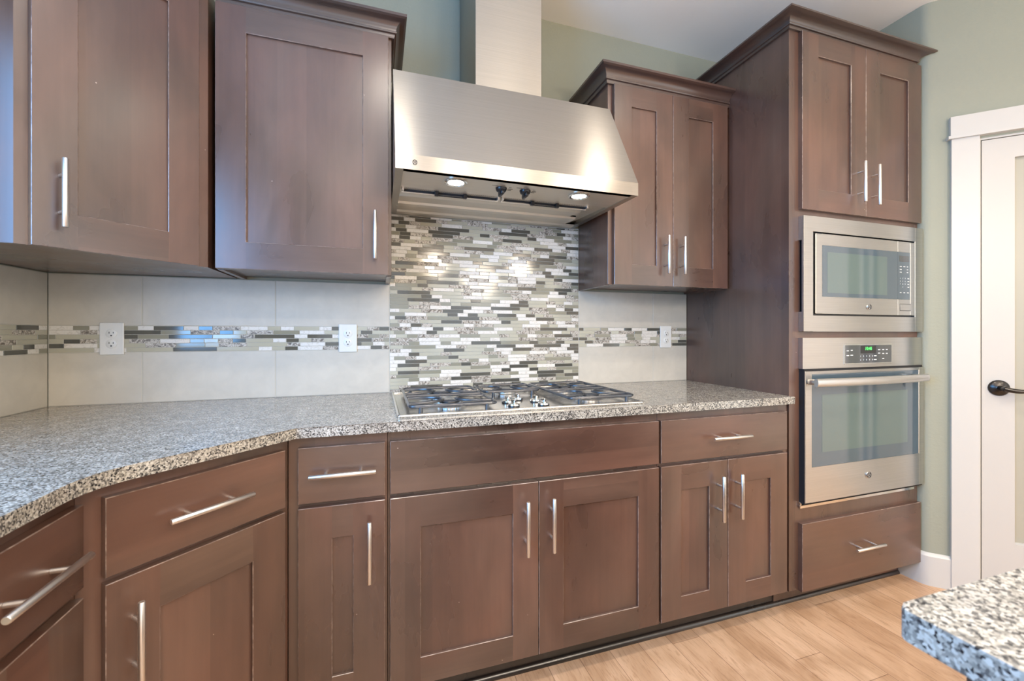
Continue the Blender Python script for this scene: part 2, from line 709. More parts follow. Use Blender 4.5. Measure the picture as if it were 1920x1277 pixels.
window('window_1', 'x', -0.01, -2.45, -1.05, 1.08, 2.16, 1)
window('standin_window_2', 'y', YB, 0.2, 1.7, 0.4, 2.4, 1)  # unseen stand-in windows on the rear wall, added for light and reflections
window('standin_window_3', 'y', YB, 2.0, 3.5, 0.4, 2.4, 1)
window('standin_window_4', 'x', XE, -3.9, -2.5, 0.35, 2.35, -1)  # right window is an unseen stand-in too, added for light and reflections

# return wall + pantry wall with a rounded outside corner, one plan outline each
D2 = (0.70710678, -0.70710678)


def on_pantry(t, out=0.0):
    """plan point t metres along the pantry wall, pushed `out` into the room"""
    return (XR + t * D2[0] - out * 0.70710678, YR + t * D2[1] - out * 0.70710678)


rr_ = 0.022
corner = []
c_in = Vector((XR, YR))
pA = c_in + Vector((0, rr_))
pB = c_in + Vector((D2[0] * rr_, D2[1] * rr_))
for k in range(7):
    t = k / 6
    corner.append(tuple((1 - t) ** 2 * pA + 2 * t * (1 - t) * c_in + t * t * pB))
b = B()
prism(b, [(XR, 0.01), (XR + 0.14, 0.01), (XR + 0.14, YR + 0.08)] + [tuple(pB + Vector((0.004, 0.002)))] + corner[::-1], FL, CEIL)
struct('wall_return', b, 'wall', smooth=40)
L_P = (XE - XR) / D2[0]
DO0, DO1 = 0.1836 - 0.003, 0.1836 + 0.78        # door opening along the wall
DZ = 2.086
b = B()


def pslab(bm, t0, t1, o0, o1, z0, z1, mat=0):
    prism(bm, [on_pantry(t0, o0), on_pantry(t1, o0), on_pantry(t1, o1), on_pantry(t0, o1)], z0, z1, mat)


pslab(b, rr_, DO0, -0.12, 0.0, FL, CEIL)
pslab(b, DO0, DO1, -0.12, 0.0, DZ, CEIL)
pslab(b, DO1, L_P, -0.12, 0.0, FL, CEIL)
struct('wall_pantry', b, 'wall')
# room behind the frosted pantry glass
# casing
b = B()
pslab(b, 0.088, DO0 + 0.003, 0.0, 0.018, FL, 2.095)
pslab(b, DO1 - 0.003, DO1 + 0.093, 0.0, 0.018, FL, 2.095)
pslab(b, 0.074, DO1 + 0.107, 0.0, 0.030, 2.095, 2.109)
pslab(b, 0.084, DO1 + 0.097, 0.0, 0.021, 2.109, 2.2)
pslab(b, DO0, DO0 + 0.012, -0.12, 0.0, FL, DZ)
pslab(b, DO1 - 0.012, DO1, -0.12, 0.0, FL, DZ)
pslab(b, DO0 + 0.012, DO1 - 0.012, -0.12, 0.0, DZ - 0.008, DZ)
struct('trim_1', b, 'white')

# baseboards
b = B()


def bb_prof(h, t):
    return [(0, FL), (t, FL), (t, FL + h - 0.014), (t - 0.007, FL + h - 0.004), (0.002, FL + h), (0, FL + h)]


sweep(b, [(XR, -0.53)] + corner + [on_pantry(0.088)], bb_prof(0.155, 0.014))
struct('baseboard_right', b, 'white', smooth=30)

# pantry door
dt = Thing('door_1', on_pantry(0.19) + (FL,), kind='structure')
b = B()
d0, d1 = DO0 + 0.0170, DO1 - 0.0170
zb, zt_ = FL + 0.012, DZ - 0.011
st = 0.113
pslab(b, d0, d0 + st - 0.006, -0.045, -0.004, zb, zt_)
pslab(b, d1 - st, d1, -0.045, -0.004, zb, zt_)
pslab(b, d0 + st - 0.006, d1 - st, -0.045, -0.004, 1.981, zt_)
pslab(b, d0 + st - 0.006, d1 - st, -0.045, -0.004, zb, 0.226)
pslab(b, d0 + st - 0.006, d1 - st, -0.030, -0.012, 0.226, 0.232)
finish('door_leaf', b, 'door_white', thing=dt)
b = B()
pslab(b, d0 + st - 0.006, d1 - st, -0.028, -0.020, 0.226, 1.981)
finish('door_glass', b, 'frost', thing=dt, label='frosted glass pane of the pantry door')
b = B()
nx, ny = -0.70710678, -0.70710678
hc = Vector(on_pantry(0.253, -0.004) + (0.932,))
nv = Vector((nx, ny, 0))
lathe(b, hc, nv, [(0, 0), (0.036, 0), (0.036, 0.004), (0.031, 0.010), (0.016, 0.014), (0.012, 0.016), (0.012, 0.045), (0.0, 0.047)], 32)
along = Vector((D2[0], D2[1], 0))
lv = []
lr = []
for k in range(13):
    t = k / 12
    lv.append(hc + nv * (0.040 + 0.006 * math.sin(t * 3.1)) + along * (0.115 * t) + Vector((0, 0, -0.010 * math.sin(t * math.pi * 1.1) + 0.004 * t)))
    lr.append(0.0115 - 0.0045 * t)
tube(b, lv, lr, 12)
finish('lever_handle', b, 'bronze', thing=dt, smooth=45, label='dark bronze lever handle')

# ------------------------------------------------------------------ backsplash
XML, XMR, XT = 1.1962, 2.1437, 2.8277
ZB0, ZB1 = 1.1105, 1.211
ZTOP = 1.4030
g = 0.0016
P_ = (ZB1 - ZB0) / 6
MOS = ['glass_dark', 'glass_mid', 'glass_light', 'stone_white', 'stone_brown']


def back_tile(bm, x0, x1, z0, z1):
    box(bm, x0 + g, x1 - g, 0.0, 0.007, z0 + g, z1 - g, 0.0008)


def left_tile(bm, y0, y1, z0, z1):
    box(bm, 0.0, -0.007, y0 + g, y1 - g, z0 + g, z1 - g, 0.0008)


def mosaic_row(bm, u0, u1, z0, z1, put):
    u = u0
    last = -1
    first = True
    while u < u1 - 0.004:
        k = random.choices((0, 1, 2, 3, 4), (19, 12, 22, 28, 19))[0]
        if k == last:
            k = (k + 2) % 5
        last = k
        ln = random.choice((0.048, 0.048, 0.098, 0.098, 0.148) if k < 3 else (0.05, 0.098, 0.098))
        if first:
            ln *= random.uniform(0.25, 1)
            first = False
        e = min(u + ln, u1)
        if u1 - e < 0.018:
            e = u1
        put(bm, u + 0.0008, e - 0.0008, z0 + 0.0008, z1 - 0.0008, k)
        u = e


def put_back(bm, u0, u1, z0, z1, k):
    box(bm, u0, u1, 0.0, 0.006, z0, z1, 0.0005, k)


def put_left(bm, u0, u1, z0, z1, k):
    box(bm, 0.0, -0.006, -u1, -u0, z0, z1, 0.0005, k)


def backsplash(label, x0, x1, cuts):
    th = Thing('backsplash', ((x0 + x1) / 2, 0.0, CT), label=label, cat='backsplash')
    for z0, z1 in ((CT, ZB0), (ZB1, ZTOP)):
        bm = B()
        for u0, u1 in zip(cuts, cuts[1:]):
            back_tile(bm, u0, u1, z0, z1)
        finish('field_tile', bm, 'tile', thing=th)
    bm = B()
    box(bm, x0, x1, 0.0016, 0.0098, CT, ZTOP)
    finish('grout', bm, 'grout', thing=th)
    bm = B()
    for i in range(6):
        mosaic_row(bm, x0 + 0.002, x1 - 0.001, ZB0 + i * P_, ZB0 + (i + 1) * P_, put_back)
    finish('mosaic_strip', bm, MOS, thing=th, label='narrow strip of six mosaic rows')


backsplash('cream tile backsplash with a mosaic strip, left of the tall mosaic panel', 0.0, XML, (0.0, 0.282, 0.739, XML))
backsplash('cream tile backsplash with a mosaic strip, between the mosaic panel and oven tower', XMR, XT - 0.0005, (XMR, 2.599, XT - 0.0005))
bs = Thing('backsplash', (-0.001, -0.3, CT), label='cream tile backsplash with a mosaic strip on the left side wall', cat='backsplash')
for z0, z1 in ((CT, ZB0), (ZB1, ZTOP)):
    b = B()
    for y0, y1 in ((-0.335, 0.0), (-0.792, -0.335), (-1.05, -0.792)):
        left_tile(b, y0, y1, z0, z1)
    finish('field_tile', b, 'tile', thing=bs)
b = B()
box(b, -0.0095, -0.0016, -1.05, 0.0, CT, ZTOP)
finish('grout', b, 'grout', thing=bs)
b = B()
for i in range(6):
    mosaic_row(b, 0.002, 1.05, ZB0 + i * P_, ZB0 + (i + 1) * P_, put_left)
finish('mosaic_strip', b, MOS, thing=bs, label='narrow strip of six mosaic rows')
bs = Thing('backsplash', ((XML + XMR) / 2, 0.0, CT), label='tall panel of thin glass and marble mosaic strips behind the cooktop', cat='backsplash')
b = B()
for i in range(-12, 37):
    z0, z1 = max(ZB0 + i * P_, CT + 0.001), min(ZB0 + (i + 1) * P_, 1.722)
    if z1 - z0 > 0.004:
        mosaic_row(b, XML + 0.001, XMR - 0.001, z0, z1, put_back)
finish('mosaic_tile', b, MOS, thing=bs)
b = B()
box(b, XML, XMR, 0.0016, 0.0098, CT, 1.725)
finish('grout', b, 'grout', thing=bs)

# ------------------------------------------------------------------ countertop
b = B()
YCF = -0.652
out = [(0.0, 0.0), (XT - 0.001, 0.0), (XT - 0.001, YCF), (0.925, YCF)]
cA = Vector((0.618, -0.959))
dA = Vector((0.70710678, 0.70710678))
r_ = 0.075
q0 = cA + dA * r_
q1 = cA + Vector((0, -r_))
for k in range(9):
    t = k / 8
    p = (1 - t) ** 2 * q0 + 2 * t * (1 - t) * cA + t * t * q1
    out.append((p.x, p.y))
out += [(0.618, -1.24), (0.0, -1.24)]
a_, b_, fs = prism(b, out[::-1], CT - 0.0304, CT)
es = [e for e in b.edges if abs(e.verts[0].co.z - e.verts[1].co.z) < 1e-6 and abs(e.verts[0].co.z - CT) < 1e-6 and min(e.verts[0].co.y, e.verts[1].co.y) < -0.5 and e.calc_length() < 2.0
      and not (e.verts[0].co.x < 0.01 and e.verts[1].co.x < 0.01)]
bmesh.ops.bevel(b, geom=es, offset=0.003, segments=2, profile=0.5, affect='EDGES')
ct = finish('countertop', b, 'granite')
tag(ct, 'long speckled granite countertop turning the corner under the tiled backsplash', 'countertop')

# ------------------------------------------------------------------ cabinets


def handle_bar(thing, parent, p0, p1, normal, local=False, stand=0.032, r=0.0067, ps=0.048):
    """bar pull: p0, p1 bar ends on the door face; posts ps either side of the centre"""
    bm = B()
    nrm = Vector(normal).normalized()
    a, c = Vector(p0) + nrm * stand, Vector(p1) + nrm * stand
    d = (c - a).normalized()
    tube(bm, [a, a + d * 0.0015, c - d * 0.0015, c], [r - 0.0012, r, r, r - 0.0012], 16)
    mid = (a + c) / 2
    for s in (-1, 1):
        q = mid + d * ps * s
        tube(bm, [q - nrm * (stand - 0.0002), q], 0.0048, 12)
    return finish('handle', bm, 'nickel', parent=parent, thing=thing, local=local, smooth=40)


def shaker(bm, x0, x1, z0, z1, y, st=0.092, rb=None, rt=None, t=0.019):
    """shaker door front in the x-z plane at depth y (front face), going back to y + t; slots: 0 vertical, 1 horizontal, 2 edge"""
    rb = rb or st
    rt = rt or st
    e = 0.0014
    xs = (x0, x0 + st, x1 - st, x1)
    zs = (z0, z0 + rb, z1 - rt, z1)
    V = [[bm.verts.new((x, y, z)) for z in zs] for x in xs]
    fs = []
    for i in range(3):
        for j in range(3):
            if i == 1 and j == 1:
                continue
            f = bm.faces.new((V[i][j], V[i + 1][j], V[i + 1][j + 1], V[i][j + 1]))
            f.material_index = 1 if i == 1 else 0
            fs.append(f)
    rim = [ed for ed in {ed for f in fs for ed in f.edges} if len(ed.link_faces) == 1]
    r = bmesh.ops.extrude_edge_only(bm, edges=rim)
    bmesh.ops.translate(bm, vec=(0, t, 0), verts=[v for v in r['geom'] if isinstance(v, bmesh.types.BMVert)])
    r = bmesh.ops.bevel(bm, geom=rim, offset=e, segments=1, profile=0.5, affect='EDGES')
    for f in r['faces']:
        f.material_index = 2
    box(bm, x0 + st - 0.001, x1 - st + 0.001, y + 0.0085, y + t - 0.003, z0 + rb - 0.001, z1 - rt + 0.001, 0, 0)
    box(bm, x0 + 0.003, x1 - 0.003, y + t - 0.003, y + t, z0 + 0.003, z1 - 0.003, 0, 0)


def add_door(th, x0, x1, z0, z1, y, local=False, st=0.092, rb=None, rt=None, name='door'):
    bm = B()
    shaker(bm, x0, x1, z0, z1, y, st, rb, rt)
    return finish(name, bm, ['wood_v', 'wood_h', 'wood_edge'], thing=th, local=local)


def slab_front(bm, x0, x1, y, z0, z1):
    vs = box(bm, x0, x1, y, y + 0.019, z0, z1)
    es = [e_ for e_ in bm.edges if abs(e_.verts[0].co.y - y) < 1e-6 and abs(e_.verts[1].co.y - y) < 1e-6]
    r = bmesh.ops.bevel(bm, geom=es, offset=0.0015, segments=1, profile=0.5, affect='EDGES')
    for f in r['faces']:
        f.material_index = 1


def add_drawer(th, x0, x1, z0, z1, y, local=False, name='drawer_front'):
    bm = B()
    slab_front(bm, x0, x1, y, z0, z1)
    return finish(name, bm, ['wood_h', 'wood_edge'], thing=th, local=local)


YBF, YBD = -0.6167, -0.6367          # base face frame and door face
ZDT, ZDB, ZNT, ZNB = 0.851, 0.689, 0.6754, 0.0837
ZBT = CT - 0.0304
ZBB = 0.072


def base_body(th, x0, x1):
    bm = B()
    box(bm, x0, x1, YBF, -0.001, ZBB, ZBT, 0.0006)
    box(bm, x0, x1, -0.54, -0.001, FL, ZBB)
    return finish('body', bm, 'wood_v', thing=th)


# narrow drawer base
t = Thing('base_cabinet', (1.035, -0.3, FL), label='narrow base cabinet with one drawer between the corner and the cooktop', cat='cabinet')
base_body(t, 0.899, 1.1742)
dr = add_drawer(t, 0.927, 1.1671, ZDB, ZDT, YBD)
handle_bar(t, dr, (0.959, YBD, 0.7735), (1.141, YBD, 0.7735), (0, -1, 0))
dr = add_door(t, 0.927, 1.1671, ZNB, ZNT, YBD, rb=0.088, rt=0.096, st=0.0915)
handle_bar(t, dr, (1.1225, YBD, 0.443), (1.1225, YBD, 0.625), (0, -1, 0))
# cooktop base
t = Thing('base_cabinet', (1.67, -0.3, FL), label='wide two-door base cabinet under the gas cooktop with a blank top panel', cat='cabinet')
base_body(t, 1.1752, 2.1620)
bm = B()
slab_front(bm, 1.1825, 2.1577, YBD, ZDB, ZDT)
finish('false_front', bm, ['wood_h', 'wood_edge'], thing=t)
dr = add_door(t, 1.1825, 1.6690, ZNB, ZNT, YBD, rb=0.085, rt=0.098)
handle_bar(t, dr, (1.621, YBD, 0.441), (1.621, YBD, 0.623), (0, -1, 0))
dr = add_door(t, 1.6712, 2.1577, ZNB, ZNT, YBD, rb=0.085, rt=0.098)
handle_bar(t, dr, (1.7145, YBD, 0.440), (1.7145, YBD, 0.623), (0, -1, 0))
# right base
t = Thing('base_cabinet', (2.495, -0.3, FL), label='base cabinet with a drawer over two doors beside the oven tower', cat='cabinet')
base_body(t, 2.1628, 2.8265)
dr = add_drawer(t, 2.1674, 2.8019, ZDB, ZDT, YBD)
handle_bar(t, dr, (2.388, YBD, 0.771), (2.576, YBD, 0.771), (0, -1, 0))
dr = add_door(t, 2.1674, 2.4838, ZNB, ZNT, YBD, rb=0.086, rt=0.097)
handle_bar(t, dr, (2.434, YBD, 0.444), (2.434, YBD, 0.622), (0, -1, 0))
dr = add_door(t, 2.4860, 2.8019, ZNB, ZNT, YBD, rb=0.086, rt=0.097)
handle_bar(t, dr, (2.526, YBD, 0.444), (2.526, YBD, 0.622), (0, -1, 0))

# diagonal corner base (local frame: x along the front, y into the cabinet)
LC = (0.582, -0.9317, FL)
t = Thing('corner_base_cabinet', LC, R45, label='diagonal corner base cabinet with one drawer and a door under the granite bend', cat='cabinet')
bm = B()
prism(bm, [(0.5825, -0.9307), (0.8968, -0.6164), (0.8968, -0.002), (0.002, -0.002), (0.002, -0.9307)], ZBB, ZBT)
prism(bm, [(0.52, -0.9), (0.86, -0.56), (0.86, -0.002), (0.002, -0.002), (0.002, -0.9)], FL, ZBB)
finish('body', bm, 'wood_v', thing=t)
h = -FL
dr = add_drawer(t, 0.0396, 0.4257, ZDB + h, ZDT + h, -0.0200, True)
handle_bar(t, dr, (0.137, -0.02, 0.770 + h), (0.319, -0.02, 0.770 + h), (0, -1, 0), True)
dr = add_door(t, 0.0396, 0.4257, ZNB + h, ZNT + h, -0.0200, True, rb=0.088, rt=0.096)
handle_bar(t, dr, (0.0855, -0.02, 0.445 + h), (0.0855, -0.02, 0.626 + h), (0, -1, 0), True)
# left run base: front faces +x (local x runs along -y of the room, seen from the front)
t = Thing('base_cabinet', (0.582, -1.235, FL), R45 * 2, label='base cabinet with a drawer on the left wall nearest the viewer', cat='cabinet')
bm = B()
box(bm, 0.002, 0.582, -1.235, -0.9325, ZBB, ZBT, 0.0006)
box(bm, 0.002, 0.515, -1.235, -0.9325, FL, ZBB)
finish('body', bm, 'wood_v', thing=t)
dr = add_drawer(t, 0.024, 0.294, ZDB + h, ZDT + h, -0.0200, True)
handle_bar(t, dr, (0.064, -0.02, 0.768 + h), (0.255, -0.02, 0.768 + h), (0, -1, 0), True)
add_door(t, 0.024, 0.294, ZNB + h, ZNT + h - 0.006, -0.0200, True, rb=0.088, rt=0.096)

# toe kick with shoe moulding along the back run
b = B()
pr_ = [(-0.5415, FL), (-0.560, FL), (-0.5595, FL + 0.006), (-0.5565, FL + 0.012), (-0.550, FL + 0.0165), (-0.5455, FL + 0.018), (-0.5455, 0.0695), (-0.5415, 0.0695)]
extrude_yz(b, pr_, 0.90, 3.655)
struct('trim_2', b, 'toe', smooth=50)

# ---- wall cabinets
YUF, YUD = -0.2897, -0.3097
ZU, ZL, ZVB, ZVT = 1.4135, 1.4036, 1.4049, 2.3149
ZUT = 2.352


def crown_prof(z0, p, hgt):
    pts = [(0.0, z0), (0.010, z0), (0.012, z0 + 0.10 * hgt), (0.012, z0 + 0.20 * hgt), (0.018, z0 + 0.23 * hgt), (0.020, z0 + 0.30 * hgt), (0.017, z0 + 0.34 * hgt)]
    for k in range(1, 8):
        a = k / 7 * math.pi / 2
        pts.append((0.017 + (p - 0.009 - 0.017) * (1 - math.cos(a)), z0 + hgt * (0.34 + 0.46 * math.sin(a))))
    pts += [(p - 0.006, z0 + 0.82 * hgt), (p, z0 + 0.86 * hgt), (p, z0 + hgt), (0.0, z0 + hgt)]
    return pts


def upper_body(th, x0, x1, lip=0.018):
    bm = B()
    box(bm, x0, x1, YUF + 0.019, -0.0004, ZU, ZUT)
    box(bm, x0, x1, YUF, YUF + 0.019, ZVB + 0.001, ZUT, 0.0006)
    box(bm, x0, x0 + lip, YUF + 0.019, -0.0004, ZL, ZU)
    box(bm, x1 - lip, x1, YUF + 0.019, -0.0004, ZL, ZU)
    return finish('body', bm, 'wood_v', thing=th)


t = Thing('wall_cabinet', (0.9, 0, ZL), label='single-door wall cabinet left of the range hood', cat='cabinet')
upper_body(t, 0.616, XML)
dr = add_door(t, 0.6195, 1.1847, ZVB, ZVT, YUD, st=0.0925, rb=0.0945, rt=0.0915)
handle_bar(t, dr, (1.1365, YUD, 1.459), (1.1365, YUD, 1.639), (0, -1, 0))
b = B()
sweep(b, [(0.62, YUF), (XML, YUF), (XML, -0.0004)], crown_prof(2.3165, 0.055, 0.071))
finish('crown_moulding', b, 'crown', thing=t, smooth=35)

t = Thing('wall_cabinet', (2.485, 0, ZL), label='two-door wall cabinet right of the range hood beside the oven tower', cat='cabinet')
upper_body(t, XMR, XT - 0.001)
dr = add_door(t, 2.1665, 2.4834, ZVB, ZVT, YUD, st=0.0915, rb=0.0945, rt=0.0915)
handle_bar(t, dr, (2.437, YUD, 1.460), (2.437, YUD, 1.639), (0, -1, 0))
dr = add_door(t, 2.4854, 2.8124, ZVB, ZVT, YUD, st=0.0925, rb=0.0945, rt=0.0915)
handle_bar(t, dr, (2.528, YUD, 1.460), (2.528, YUD, 1.639), (0, -1, 0))
b = B()
sweep(b, [(XMR, -0.0004), (XMR, YUF), (XT - 0.001, YUF)], crown_prof(2.3165, 0.056, 0.071))
finish('crown_moulding', b, 'crown', thing=t, smooth=35)

# diagonal corner wall cabinet: face along y = x - 0.906
LU = Vector((0.2915, -0.6145))
t = Thing('corner_wall_cabinet', (LU.x, LU.y, ZL), R45, label='diagonal corner wall cabinet at the far left above the counter', cat='cabinet')
bm = B()
prism(bm, [(LU.x, LU.y), (0.5985, -0.3075), (0.5985, -0.0004), (0.0004, -0.0004), (0.0004, LU.y)], ZVB + 0.001, ZUT)
finish('body', bm, 'wood_v', thing=t)
sq = 1.41421356
x_a, x_b = (0.3231 - 0.014 - LU.x) * sq, (0.5875 - 0.014 - LU.x) * sq
dr = add_door(t, x_a, x_b, ZVB - ZL, ZVT - ZL, -0.0200, True, st=0.0855, rb=0.0945, rt=0.1)
hx = (0.378 + 0.0346 - 0.049 * 0.5 - 0.010 - LU.x) * sq
handle_bar(t, dr, (0.0765, -0.02, 1.456 - ZL), (0.0765, -0.02, 1.634 - ZL), (0, -1, 0), True)
b = B()
sweep(b, [(0.0004, LU.y), (LU.x, LU.y), (0.5985, -0.3075)], crown_prof(2.3165, 0.055, 0.071))
finish('crown_moulding', b, 'crown', thing=t, smooth=35)

# ---- oven tower
YTF, YTD = -0.6235, -0.6427
XT1 = 3.667
ZTT = 2.512
t = Thing('oven_tower_cabinet', (3.25, -0.3, FL), label='tall oven tower cabinet holding the microwave and wall oven', cat='cabinet')
bm = B()
box(bm, XT, XT + 0.018, YTF, -0.0004, ZBB, ZTT, 0.0006)
box(bm, XT, XT + 0.018, -0.55, -0.0004, FL, ZBB)
box(bm, XT1 - 0.018, XT1, YTF, -0.0004, ZBB, ZTT, 0.0006)
box(bm, XT1 - 0.018, XT1, -0.55, -0.0004, FL, ZBB)
box(bm, XT + 0.018, XT1 - 0.018, -0.006, -0.0004, FL, ZTT)
for z0, z1 in ((ZTT - 0.02, ZTT), (1.70, 1.715), (1.168, 1.184), (0.395, 0.415), (ZBB, ZBB + 0.018)):
    box(bm, XT + 0.018, XT1 - 0.018, YTF + 0.02, -0.006, z0, z1)
box(bm, XT + 0.018, XT1 - 0.018, -0.55, -0.53, FL, ZBB)
# face frame
box(bm, XT + 0.018, XT + 0.064, YTF, YTF + 0.019, ZBB, ZTT)
box(bm, XT1 - 0.042, XT1 - 0.018, YTF, YTF + 0.019, ZBB, ZTT)
for z0, z1 in ((2.462, ZTT), (1.672, 1.735), (1.150, 1.200), (0.340, 0.430), (ZBB, 0.09)):
    box(bm, XT + 0.064, XT1 - 0.042, YTF, YTF + 0.019, z0, z1)
finish('body', bm, 'wood_v', thing=t)
dr = add_door(t, 2.8815, 3.2738, 1.7178, 2.4845, YTD, st=0.0955, rb=0.092, rt=0.0935)
handle_bar(t, dr, (3.221, YTD, 1.770), (3.221, YTD, 1.953), (0, -1, 0))
dr = add_door(t, 3.2758, 3.6625, 1.7178, 2.4845, YTD, st=0.0955, rb=0.092, rt=0.0935)
handle_bar(t, dr, (3.314, YTD, 1.765), (3.314, YTD, 1.949), (0, -1, 0))
dr = add_drawer(t, 2.8815, 3.6595, 0.069, 0.3615, YTD)
handle_bar(t, dr, (3.170, YTD, 0.217), (3.354, YTD, 0.217), (0, -1, 0))
b = B()


def cut_end(q, p):
    return Vector((3.006 + 0.6235 + p, q.y))


sweep(b, [(XT, -0.0004), (XT, YTF), (3.63, YTF)], crown_prof(2.4865, 0.066, 0.050), end_fn=cut_end)
finish('crown_moulding', b, 'crown', thing=t, smooth=35)

# ------------------------------------------------------------------ emblem used on the appliances


def emblem(th, parent, c, nrm, r, name='emblem', flat=False):
    bm = B()
    n_ = Vector(nrm).normalized()
    c = Vector(c)
    if not flat:
        lathe(bm, c, n_, [(0, 0), (r, 0), (r, 0.0022), (r * 0.93, 0.0034), (0, 0.0036)], 28, 0)
    x = Vector((0, 0, 1)).cross(n_).normalized() if abs(n_.z) < 0.99 else Vector((1, 0, 0))
    u = n_.cross(x).normalized()
    off = n_ * (0.0008 if flat else 0.0038)
    rg = [c + off + (x * math.cos(a) + u * math.sin(a)) * r * 0.88 for a in [2 * math.pi * k / 24 for k in range(24)]]
    tube(bm, rg, r * 0.07, 6, 1, closed=True)
    # four small scroll marks at the rim
    for k in range(4):
        a = math.pi / 4 + k * math.pi / 2
        p0 = c + off + (x * math.cos(a) + u * math.sin(a)) * r * 0.62
        rr2 = [p0 + (x * math.cos(2 * math.pi * j / 8) + u * math.sin(2 * math.pi * j / 8)) * r * 0.16 for j in range(8)]
        tube(bm, rr2, r * 0.06, 5, 1, closed=True)
    text_bm(bm, 'GE', c + off, x, u, r * 0.95, 1, 0.0006, 0.25)
    return finish(name, bm, ['chrome', 'ink'], parent=parent, thing=th, smooth=40, label='small round monogram emblem')


# ------------------------------------------------------------------ range hood
HX0, HX1 = 1.2, 2.1145
t = Thing('range_hood', ((HX0 + HX1) / 2, -0.2, 1.72), label='stainless steel canopy range hood with duct cover above the cooktop', cat='range hood')
YHT, ZHT, YHL, ZHL, ZHB = -0.355, 2.165, -0.5655, 1.769, 1.7195
b = B()
# canopy shell: sloping face, lip, top, back, thick sides
prof_out = [(0.0, ZHT), (YHT, ZHT), (YHL, ZHL), (YHL, ZHB), (0.0, ZHB + 0.006)]
th_ = 0.003
for xa, xb in ((HX0, HX0 + 0.026), (HX1 - 0.026, HX1)):
    extrude_yz(b, prof_out, xa, xb)
xi0, xi1 = HX0 + 0.026, HX1 - 0.026
extrude_yz(b, [(YHT, ZHT), (YHL, ZHL), (YHL + 0.006, ZHL), (YHT + 0.004, ZHT - 0.006)], xi0, xi1)
extrude_yz(b, [(YHL, ZHL), (YHL, ZHB), (YHL + 0.022, ZHB), (YHL + 0.022, ZHB + 0.012), (YHL + 0.006, ZHB + 0.012), (YHL + 0.006, ZHL)], xi0, xi1)
box(b, xi0, xi1, YHT + 0.004, 0.0, ZHT - 0.006, ZHT)
box(b, xi0, xi1, -0.012, 0.0, ZHB + 0.006, ZHT - 0.006)
hood_shell = finish('canopy', b, 'steel_hood', thing=t)
b = B()
box(b, 1.517, 1.80, -0.338, -0.001, ZHT + 0.0005, CEIL - 0.001, 0.0012)
finish('duct_cover', b, 'steel_hood', thing=t)
# control panel under the front
b = B()
extrude_yz(b, [(YHL + 0.022, ZHB + 0.0012), (-0.372, ZHB + 0.006), (-0.372, ZHB + 0.012), (YHL + 0.022, ZHB + 0.010)], xi0, xi1)
ctrl = finish('control_panel', b, 'steel_under', thing=t)
# rear troughs
b = B()
extrude_yz(b, [(-0.339, ZHB + 0.020), (-0.285, ZHB + 0.000), (-0.180, ZHB + 0.012), (-0.180, ZHB + 0.016), (-0.285, ZHB + 0.006), (-0.339, ZHB + 0.026)], xi0, xi1 - 0.085)
extrude_yz(b, [(-0.180, ZHB + 0.012), (-0.172, ZHB + 0.004), (-0.150, ZHB + 0.002), (-0.060, ZHB + 0.010), (-0.060, ZHB + 0.014), (-0.150, ZHB + 0.006), (-0.172, ZHB + 0.010), (-0.180, ZHB + 0.018)], xi0, xi1 - 0.05)
extrude_yz(b, [(-0.060, ZHB + 0.010), (-0.050, ZHB + 0.003), (-0.012, ZHB + 0.003), (-0.012, ZHB + 0.010), (-0.050, ZHB + 0.010), (-0.060, ZHB + 0.016)], xi0, xi1)
extrude_yz(b, [(-0.372, ZHB + 0.012), (-0.012, ZHB + 0.030), (-0.012, ZHB + 0.034), (-0.372, ZHB + 0.016)], xi0, xi1)
finish('baffle', b, 'steel_under', thing=t)
for k, (fx0, fx1) in enumerate(((xi0 + 0.005, 1.609), (1.619, xi1 - 0.085))):
    b = B()
    box(b, fx0, fx1, -0.372, -0.345, ZHB + 0.006, ZHB + 0.020, 0, 0)
    box(b, fx0, fx1, -0.347, -0.339, ZHB - 0.006, ZHB + 0.018, 0.0008, 1)
    for ex in (fx0, fx1 - 0.008):
        box(b, ex, ex + 0.008, -0.369, -0.347, ZHB - 0.004, ZHB + 0.008, 0.0006, 1)
    box(b, fx0 + 0.006, fx1 - 0.006, -0.3500, -0.3472, ZHB - 0.002, ZHB + 0.006, 0, 2)
    nn = int((fx1 - fx0 - 0.03) / 0.008)
    for j in range(nn):
        for q in range(2):
            cxp = fx0 + 0.016 + j * 0.008 + (0.004 if q else 0)
            cyp = -0.366 + q * 0.0055
            lathe(b, (cxp, cyp, ZHB + 0.0055), (0, 0, -1), [(0.0016, 0), (0, 0.0001)], 6, 2)
    f = finish('filter', b, ['steel_under', 'nickel', 'gap'], thing=t)
    b = B()
    mx = (fx0 + fx1) / 2 - 0.005
    tube(b, [(mx - 0.055, -0.355, ZHB + 0.004), (mx - 0.055, -0.360, ZHB - 0.010), (mx + 0.055, -0.360, ZHB - 0.010), (mx + 0.055, -0.355, ZHB + 0.004)], 0.0026, 8)
    for s in (-1, 1):
        box(b, mx + s * 0.055 - 0.007, mx + s * 0.055 + 0.007, -0.366, -0.352, ZHB - 0.012, ZHB + 0.005, 0.001)
    finish('filter_handle', b, 'black', parent=f, thing=t)
